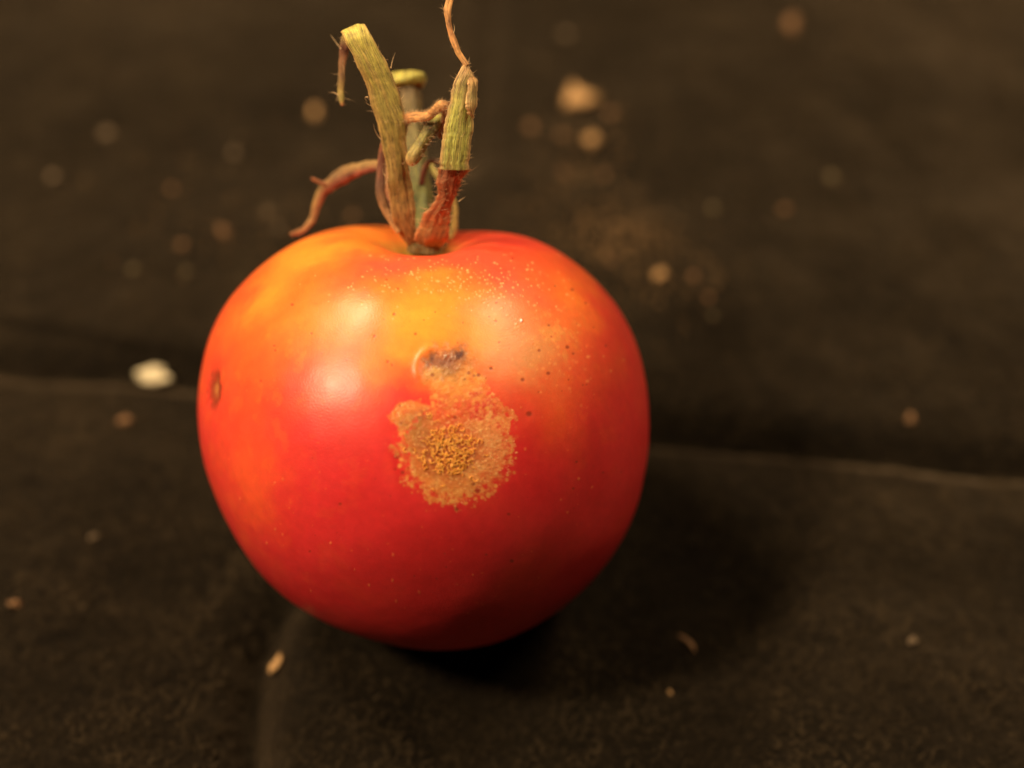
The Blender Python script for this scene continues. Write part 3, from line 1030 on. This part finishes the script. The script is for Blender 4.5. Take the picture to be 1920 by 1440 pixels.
# I: scraps behind
sepI, _g = tube('sepal', [(790, 345, 91.0, 12), (796, 318, 90.4, 11), (806, 302, 89.6, 10), (822, 303, 88.8, 10), (836, 308, 88.0, 8)], [(0, DKR), (1, (0.09, 0.05, 0.02))], tomato, seed=38, nr=40, nc=10)
sepI['label'] = 'dark brown thread crossing behind the pedicel'
sepJ, _g = tube('sepal', [(840, 448, 91.2, 12), (850, 430, 91.4, 13), (853, 405, 91.6, 11), (852, 385, 91.8, 9), (840, 352, 91.9, 10), (822, 330, 91.9, 14), (808, 312, 92.0, 12), (800, 300, 92.1, 5)],
                [(0, (0.42, 0.26, 0.06)), (0.4, (0.5, 0.32, 0.07)), (0.8, (0.30, 0.24, 0.06)), (1, OLIVE)], tomato, seed=39, nr=60, nc=12, flat=0.5)
sepJ['label'] = 'yellowish sepal curving behind the rusty one'
# receptacle under the sepals
rec, _g = tube('receptacle', [(798, 474, 90.6, 50), (798, 466, 90.5, 74), (798, 458, 90.4, 66), (797, 444, 90.4, 52), (797, 425, 90.4, 36)],
               [(0, (0.12, 0.08, 0.02)), (0.4, (0.16, 0.10, 0.025)), (1, (0.16, 0.10, 0.03))], tomato, seed=41, jit=0.2, mat=M_PLANT, nc=40, nr=40, ridges=5)
rec['label'] = 'olive brown receptacle where the sepals meet'
# long stray hairs on the sepals
hr, hd, hl = [], [], []
for x, y, ddx, ddy, D, l in [(690, 182, -18, 3, 85.6, 0.75), (733, 128, 3, 24, 85.4, 0.95), (715, 262, -18, 16, 86.6, 1.05), (722, 330, -12, 14, 87.0, 0.7), (640, 92, -8, 8, 87.2, 0.7),
                             (634, 178, -12, 10, 87.8, 0.7), (850, 62, 8, 14, 84.0, 0.5), (860, 378, 6, 6, 86.4, 0.3), (800, 392, -10, 0, 87.0, 0.3)]:
    hr.append(P(x, y, D))
    hd.append(np.array([ddx, ddy, 0.0]))
    hl.append(l)
hairs(tomato, hr, hd, hl, name='stray_hairs', r=0.035)

# golden mould filaments on the lesion
vs, fs, k = [], [], 0
done = []
for w_ in range(1800):
    x, y = random.gauss(840, 24), random.gauss(845, 22)
    if ((x - 840) / 52) ** 2 + ((y - 846) / 46) ** 2 > 1 and random.random() < 0.85:
        continue
    if float(vnoise(np.array([x / 9.0, y / 9.0, 0.5]), 5)) < -0.25:
        continue
    if any((x - a_) ** 2 + (y - b_) ** 2 < 20 for a_, b_ in done):
        continue
    done.append((x, y))
    p, nrm_ = surf(x, y, 0.02)
    t1 = np.cross(nrm_, rng.normal(size=3))
    t1 /= np.linalg.norm(t1)
    dcen = math.hypot(x - 840, y - 846)
    l = random.uniform(0.20, 0.40)
    r = random.uniform(0.026, 0.038) * (1 - 0.30 * min(dcen / 60, 1))
    s2 = np.cross(nrm_, t1)
    curl = random.uniform(-2.2, 2.2)
    lift = random.uniform(0.0, 0.09)
    steps, sides = 6, 6
    pts = []
    for q_ in range(steps):
        u = q_ / (steps - 1)
        pts.append(p + t1 * l * (u - 0.5) + s2 * l * curl * (u - 0.5) ** 2 * 1.4 + nrm_ * (lift * math.sin(math.pi * u)))
    pts = np.array(pts)
    tg = np.gradient(pts, axis=0)
    tg /= np.linalg.norm(tg, axis=1)[:, None]
    for q_ in range(steps):
        a1 = np.cross(tg[q_], nrm_)
        a1 /= np.linalg.norm(a1) + 1e-9
        a2 = np.cross(a1, tg[q_])
        rr_ = r * (0.35 if q_ in (0, steps - 1) else 1.0)
        for a_ in range(sides):
            an = a_ / sides * 6.283
            vs.append(pts[q_] + (a1 * math.cos(an) + a2 * math.sin(an)) * rr_)
    for q_ in range(steps - 1):
        for a_ in range(sides):
            b_ = (a_ + 1) % sides
            fs.append((k + q_ * sides + a_, k + q_ * sides + b_, k + (q_ + 1) * sides + b_, k + (q_ + 1) * sides + a_))
    k += steps * sides
mould = mesh_obj('mould_filaments', np.array(vs), np.array(fs), M_SPORE, parent=tomato, origin=T0)
mould['kind'] = 'stuff'
mould['label'] = 'golden wormlike mould filaments in the middle of the tan lesion'


# ------------------------------------------------------------------ crumbs and specks on the cloth
def crumb_mesh(seed, sx, sy, sz, rough_=0.35, sub=3):
    import bmesh
    bm = bmesh.new()
    bmesh.ops.create_icosphere(bm, subdivisions=sub, radius=1.0)
    co = np.array([v.co[:] for v in bm.verts])
    nz = fbm(co * 1.5 + seed * 3.1, 3, seed)
    co = co * (1 + rough_ * nz * 1.6)[:, None] * np.array([sx, sy, sz])
    if seed == 100:      # a lump that narrows to one side
        co[:, 0] *= 1.1 - 0.65 * np.clip(co[:, 1] / sy, -1, 1)
    for v, c in zip(bm.verts, co):
        v.co = Vector(tuple(c * MM))
    me = bpy.data.meshes.new('crumb')
    bm.to_mesh(me)
    bm.free()
    me.shade_smooth()
    return me


CM = {
    'tan': mat_plain('tan_crumb', (0.44, 0.25, 0.10), 0.8, 1800, 0.35),
    'rust': mat_plain('rusty_crumb', (0.22, 0.11, 0.045), 0.8, 1800, 0.35),
    'pale': mat_plain('pale_flake', (0.62, 0.52, 0.33), 0.7, 1200, 0.25),
    'dull': mat_plain('dull_crumb', (0.15, 0.10, 0.055), 0.9, 1800, 0.35),
    'olive': mat_plain('olive_crumb', (0.14, 0.10, 0.045), 0.9, 1800, 0.35),
    'dust': mat_plain('yellow_dust', (0.20, 0.13, 0.06), 0.9, 1800, 0.3),
}
# px, py, width px, height px (true size), thickness mm, turn deg, material, name, label
CR = [
    (1080, 182, 36, 38, 1.1, 20, 'tan', 'crumb', 'largest tan crumb, alone high above the tomato stalk to the right'),
    (1146, 212, 26, 18, 0.5, 0, 'rust', 'crumb', 'dim brown crumb just right of the largest tan crumb'),
    (995, 238, 24, 24, 0.5, 10, 'rust', 'crumb', 'dim brown crumb left of and below the largest tan crumb'),
    (1052, 252, 18, 16, 0.4, 0, 'rust', 'crumb', 'faint crumb between the two brighter crumbs below the largest one'),
    (1108, 264, 24, 24, 0.8, 30, 'tan', 'crumb', 'second largest tan crumb, straight below the largest'),
    (590, 212, 21, 20, 0.8, 0, 'tan', 'crumb', 'round tan crumb left of the bent green sepal'),
    (441, 286, 22, 20, 0.6, 0, 'dull', 'crumb', 'grey-brown crumb on the cloth at upper left, nearer the tomato'),
    (201, 250, 34, 24, 0.6, -30, 'dull', 'crumb', 'greyish flake farthest to the upper left'),
    (419, 434, 24, 40, 0.7, 25, 'rust', 'crumb', 'oval brown crumb above the left shoulder of the tomato'),
    (502, 396, 18, 16, 0.4, 0, 'dull', 'crumb', 'upper of two faint crumbs left of the curled sepal'),
    (522, 426, 18, 18, 0.4, 0, 'dull', 'crumb', 'lower of two faint crumbs left of the curled sepal'),
    (342, 458, 20, 18, 0.4, 0, 'rust', 'crumb', 'faint brown crumb left of the oval crumb by the shoulder'),
    (250, 505, 22, 18, 0.5, 0, 'olive', 'crumb', 'faint olive crumb at mid left above the white flake'),
    (350, 510, 20, 18, 0.5, 0, 'olive', 'crumb', 'faint olive crumb close to the left shoulder of the tomato'),
    (287, 705, 60, 32, 0.7, 4, 'pale', 'flake', 'bright cream flake on the cloth left of the tomato'),
    (356, 688, 26, 24, 0.5, 0, 'dull', 'crumb', 'dim crumb between the cream flake and the tomato'),
    (234, 789, 38, 20, 0.5, -12, 'rust', 'crumb', 'flat brown crumb below the cream flake'),
    (175, 1005, 26, 12, 0.4, 20, 'dull', 'crumb', 'faint crumb at lower left on bare cloth'),
    (28, 1132, 34, 20, 0.5, 0, 'rust', 'crumb', 'reddish crumb at the far left edge of the picture'),
    (1239, 516, 22, 20, 0.8, 0, 'tan', 'crumb', 'bright round crumb beside the right shoulder of the tomato'),
    (1300, 516, 18, 16, 0.5, 0, 'rust', 'crumb', 'small brown crumb right of the bright round one'),
    (1329, 558, 16, 14, 0.5, 0, 'rust', 'crumb', 'upper of two specks trailing down from the right shoulder'),
    (1338, 592, 16, 14, 0.5, 0, 'olive', 'crumb', 'lower of two specks trailing down from the right shoulder'),
    (1146, 489, 18, 16, 0.5, 0, 'rust', 'crumb', 'brown crumb just above the right shoulder outline'),
    (1057, 322, 18, 16, 0.4, 0, 'rust', 'crumb', 'faint crumb halfway between stalk and right shoulder, left of a pair'),
    (1132, 326, 18, 18, 0.4, 0, 'rust', 'crumb', 'faint crumb halfway between stalk and right shoulder, right of a pair'),
    (1470, 391, 20, 19, 0.5, 0, 'rust', 'crumb', 'brown crumb on open cloth right of the tomato, brightest there'),
    (1338, 389, 18, 16, 0.4, 0, 'olive', 'crumb', 'faint crumb on open cloth nearer the tomato shoulder'),
    (1558, 330, 24, 22, 0.4, 0, 'olive', 'crumb', 'dim crumb on open cloth at upper right'),
    (1707, 786, 22, 24, 0.6, 0, 'rust', 'crumb', 'brown crumb just above the long crease at far right'),
    (516, 1246, 17, 30, 0.5, -30, 'tan', 'seed', 'small pale seed beside the bottom crease, lower left of the tomato'),
    (1484, 44, 34, 66, 0.5, -15, 'rust', 'flake', 'blurred reddish flake at the top right of the picture'),
    (1257, 1296, 9, 9, 0.3, 0, 'tan', 'crumb', 'tiny pale grain below the tomato to the right'),
    (1712, 1200, 26, 14, 0.3, 35, 'dull', 'crumb', 'faint sliver on the cloth at lower right'),
    (1062, 62, 26, 20, 0.4, 0, 'dull', 'crumb', 'dim crumb at the very top above the largest tan crumb'),
    (662, 402, 18, 14, 0.4, 0, 'rust', 'crumb', 'dim reddish crumb inside the bow of the curled sepal'),
    (100, 330, 30, 22, 0.4, 20, 'dull', 'crumb', 'dim crumb near the left edge below the greyish flake'),
    (322, 352, 18, 16, 0.4, 0, 'rust', 'crumb', 'faint reddish crumb between the greyish flake and the oval one'),
    (1176, 972, 14, 9, 0.3, 0, 'dull', 'crumb', 'tiny grain touching the right flank of the tomato'),
]
lit_names = {}
for i_, (px, py, w, h, th_, turn, mk, nm, lab) in enumerate(CR):
    g = on_ground(px, py)
    z0 = float(cloth_z(np.array([g[0]]), np.array([g[1]]))[0])
    g = on_ground(px, py, z0 + 0.2)
    D = np.linalg.norm(g - CAMPOS)
    mmpx = KPX * D
    fs_ = 0.95 if mk in ('tan', 'pale') else 0.62
    me = crumb_mesh(100 + i_, fs_ * w * mmpx / 2, fs_ * h * mmpx / 2 * 1.15, th_ / 2, 0.95 if i_ == 0 else 0.6)
    me.materials.append(CM[mk])
    o = bpy.data.objects.new(nm, me)
    COL.objects.link(o)
    o.location = np.array([g[0], g[1], z0 + th_ * 0.32]) * MM
    o.rotation_euler = (0, 0, math.radians(turn))
    o['label'] = lab
    o['category'] = nm
    o['group'] = 'crumbs scattered on the cloth' if nm == 'crumb' else nm + 's on the cloth'

# the small curved fibre under the tomato, right
def fibre_thing(pts, width, mat_, nm, lab, cat):
    w = []
    for px, py in pts:
        g = on_ground(px, py)
        z0 = float(cloth_z(np.array([g[0]]), np.array([g[1]]))[0])
        w.append([g[0], g[1], z0 + 0.25])
    c, t = catmull(w, 16)
    tg = np.gradient(c, axis=0)
    tg /= np.linalg.norm(tg, axis=1)[:, None]
    sd = np.cross(tg, [0, 0, 1.0])
    r = width / 2 * np.sin(np.pi * np.clip(t, 0.06, 0.94)) ** 0.6
    a = np.linspace(0, 2 * np.pi, 8, endpoint=False)
    v = c[:, None, :] + sd[:, None, :] * (np.cos(a)[None, :, None] * r[:, None, None]) + np.array([0, 0, 1.0]) * (np.sin(a)[None, :, None] * r[:, None, None] * 0.4)
    org = c.mean(0)
    o = mesh_obj(nm, v.reshape(-1, 3), grid_faces(16, 8, True), mat_, origin=org, world_in=True)
    o['label'] = lab
    o['category'] = cat
    return o


fibre_thing([(1274, 1172), (1288, 1180), (1300, 1192), (1306, 1206)], 0.32, CM['rust'], 'plant_fibre', 'small curved rusty fibre on the cloth at lower right of the tomato', 'fibre')

# fine yellow dust smear behind the right shoulder
NDU = 900
du = []
for _ in range(NDU):
    cx, cy, sx, sy = random.choice([(1180, 440, 42, 28), (1180, 440, 60, 40), (1120, 420, 60, 40), (1040, 380, 80, 60), (1090, 270, 60, 50), (1250, 520, 60, 40), (450, 380, 140, 90)])
    du.append((random.gauss(cx, sx), random.gauss(cy, sy)))
vs, fs, k = [], [], 0
for x, y in du:
    g = on_ground(x, y)
    z0 = float(cloth_z(np.array([g[0]]), np.array([g[1]]))[0]) + 0.12
    r = random.uniform(0.04, 0.14)
    c = np.array([g[0], g[1], z0])
    for dv in ((1, 0, 0), (0, 1, 0), (-1, 0, 0), (0, -1, 0), (0, 0, 1), (0, 0, -1)):
        vs.append(c + np.array(dv) * r * random.uniform(0.6, 1.3))
    for a_, b_ in ((0, 1), (1, 2), (2, 3), (3, 0)):
        fs.append((k + a_, k + b_, k + 4))
        fs.append((k + b_, k + a_, k + 5))
    k += 6
dust = mesh_obj('dust', np.array(vs), np.array(fs), CM['tan'], world_in=True, smooth=False)
dust['kind'] = 'stuff'
dust['label'] = 'fine yellowish dust strewn over the cloth behind the tomato'
dust['category'] = 'dust'
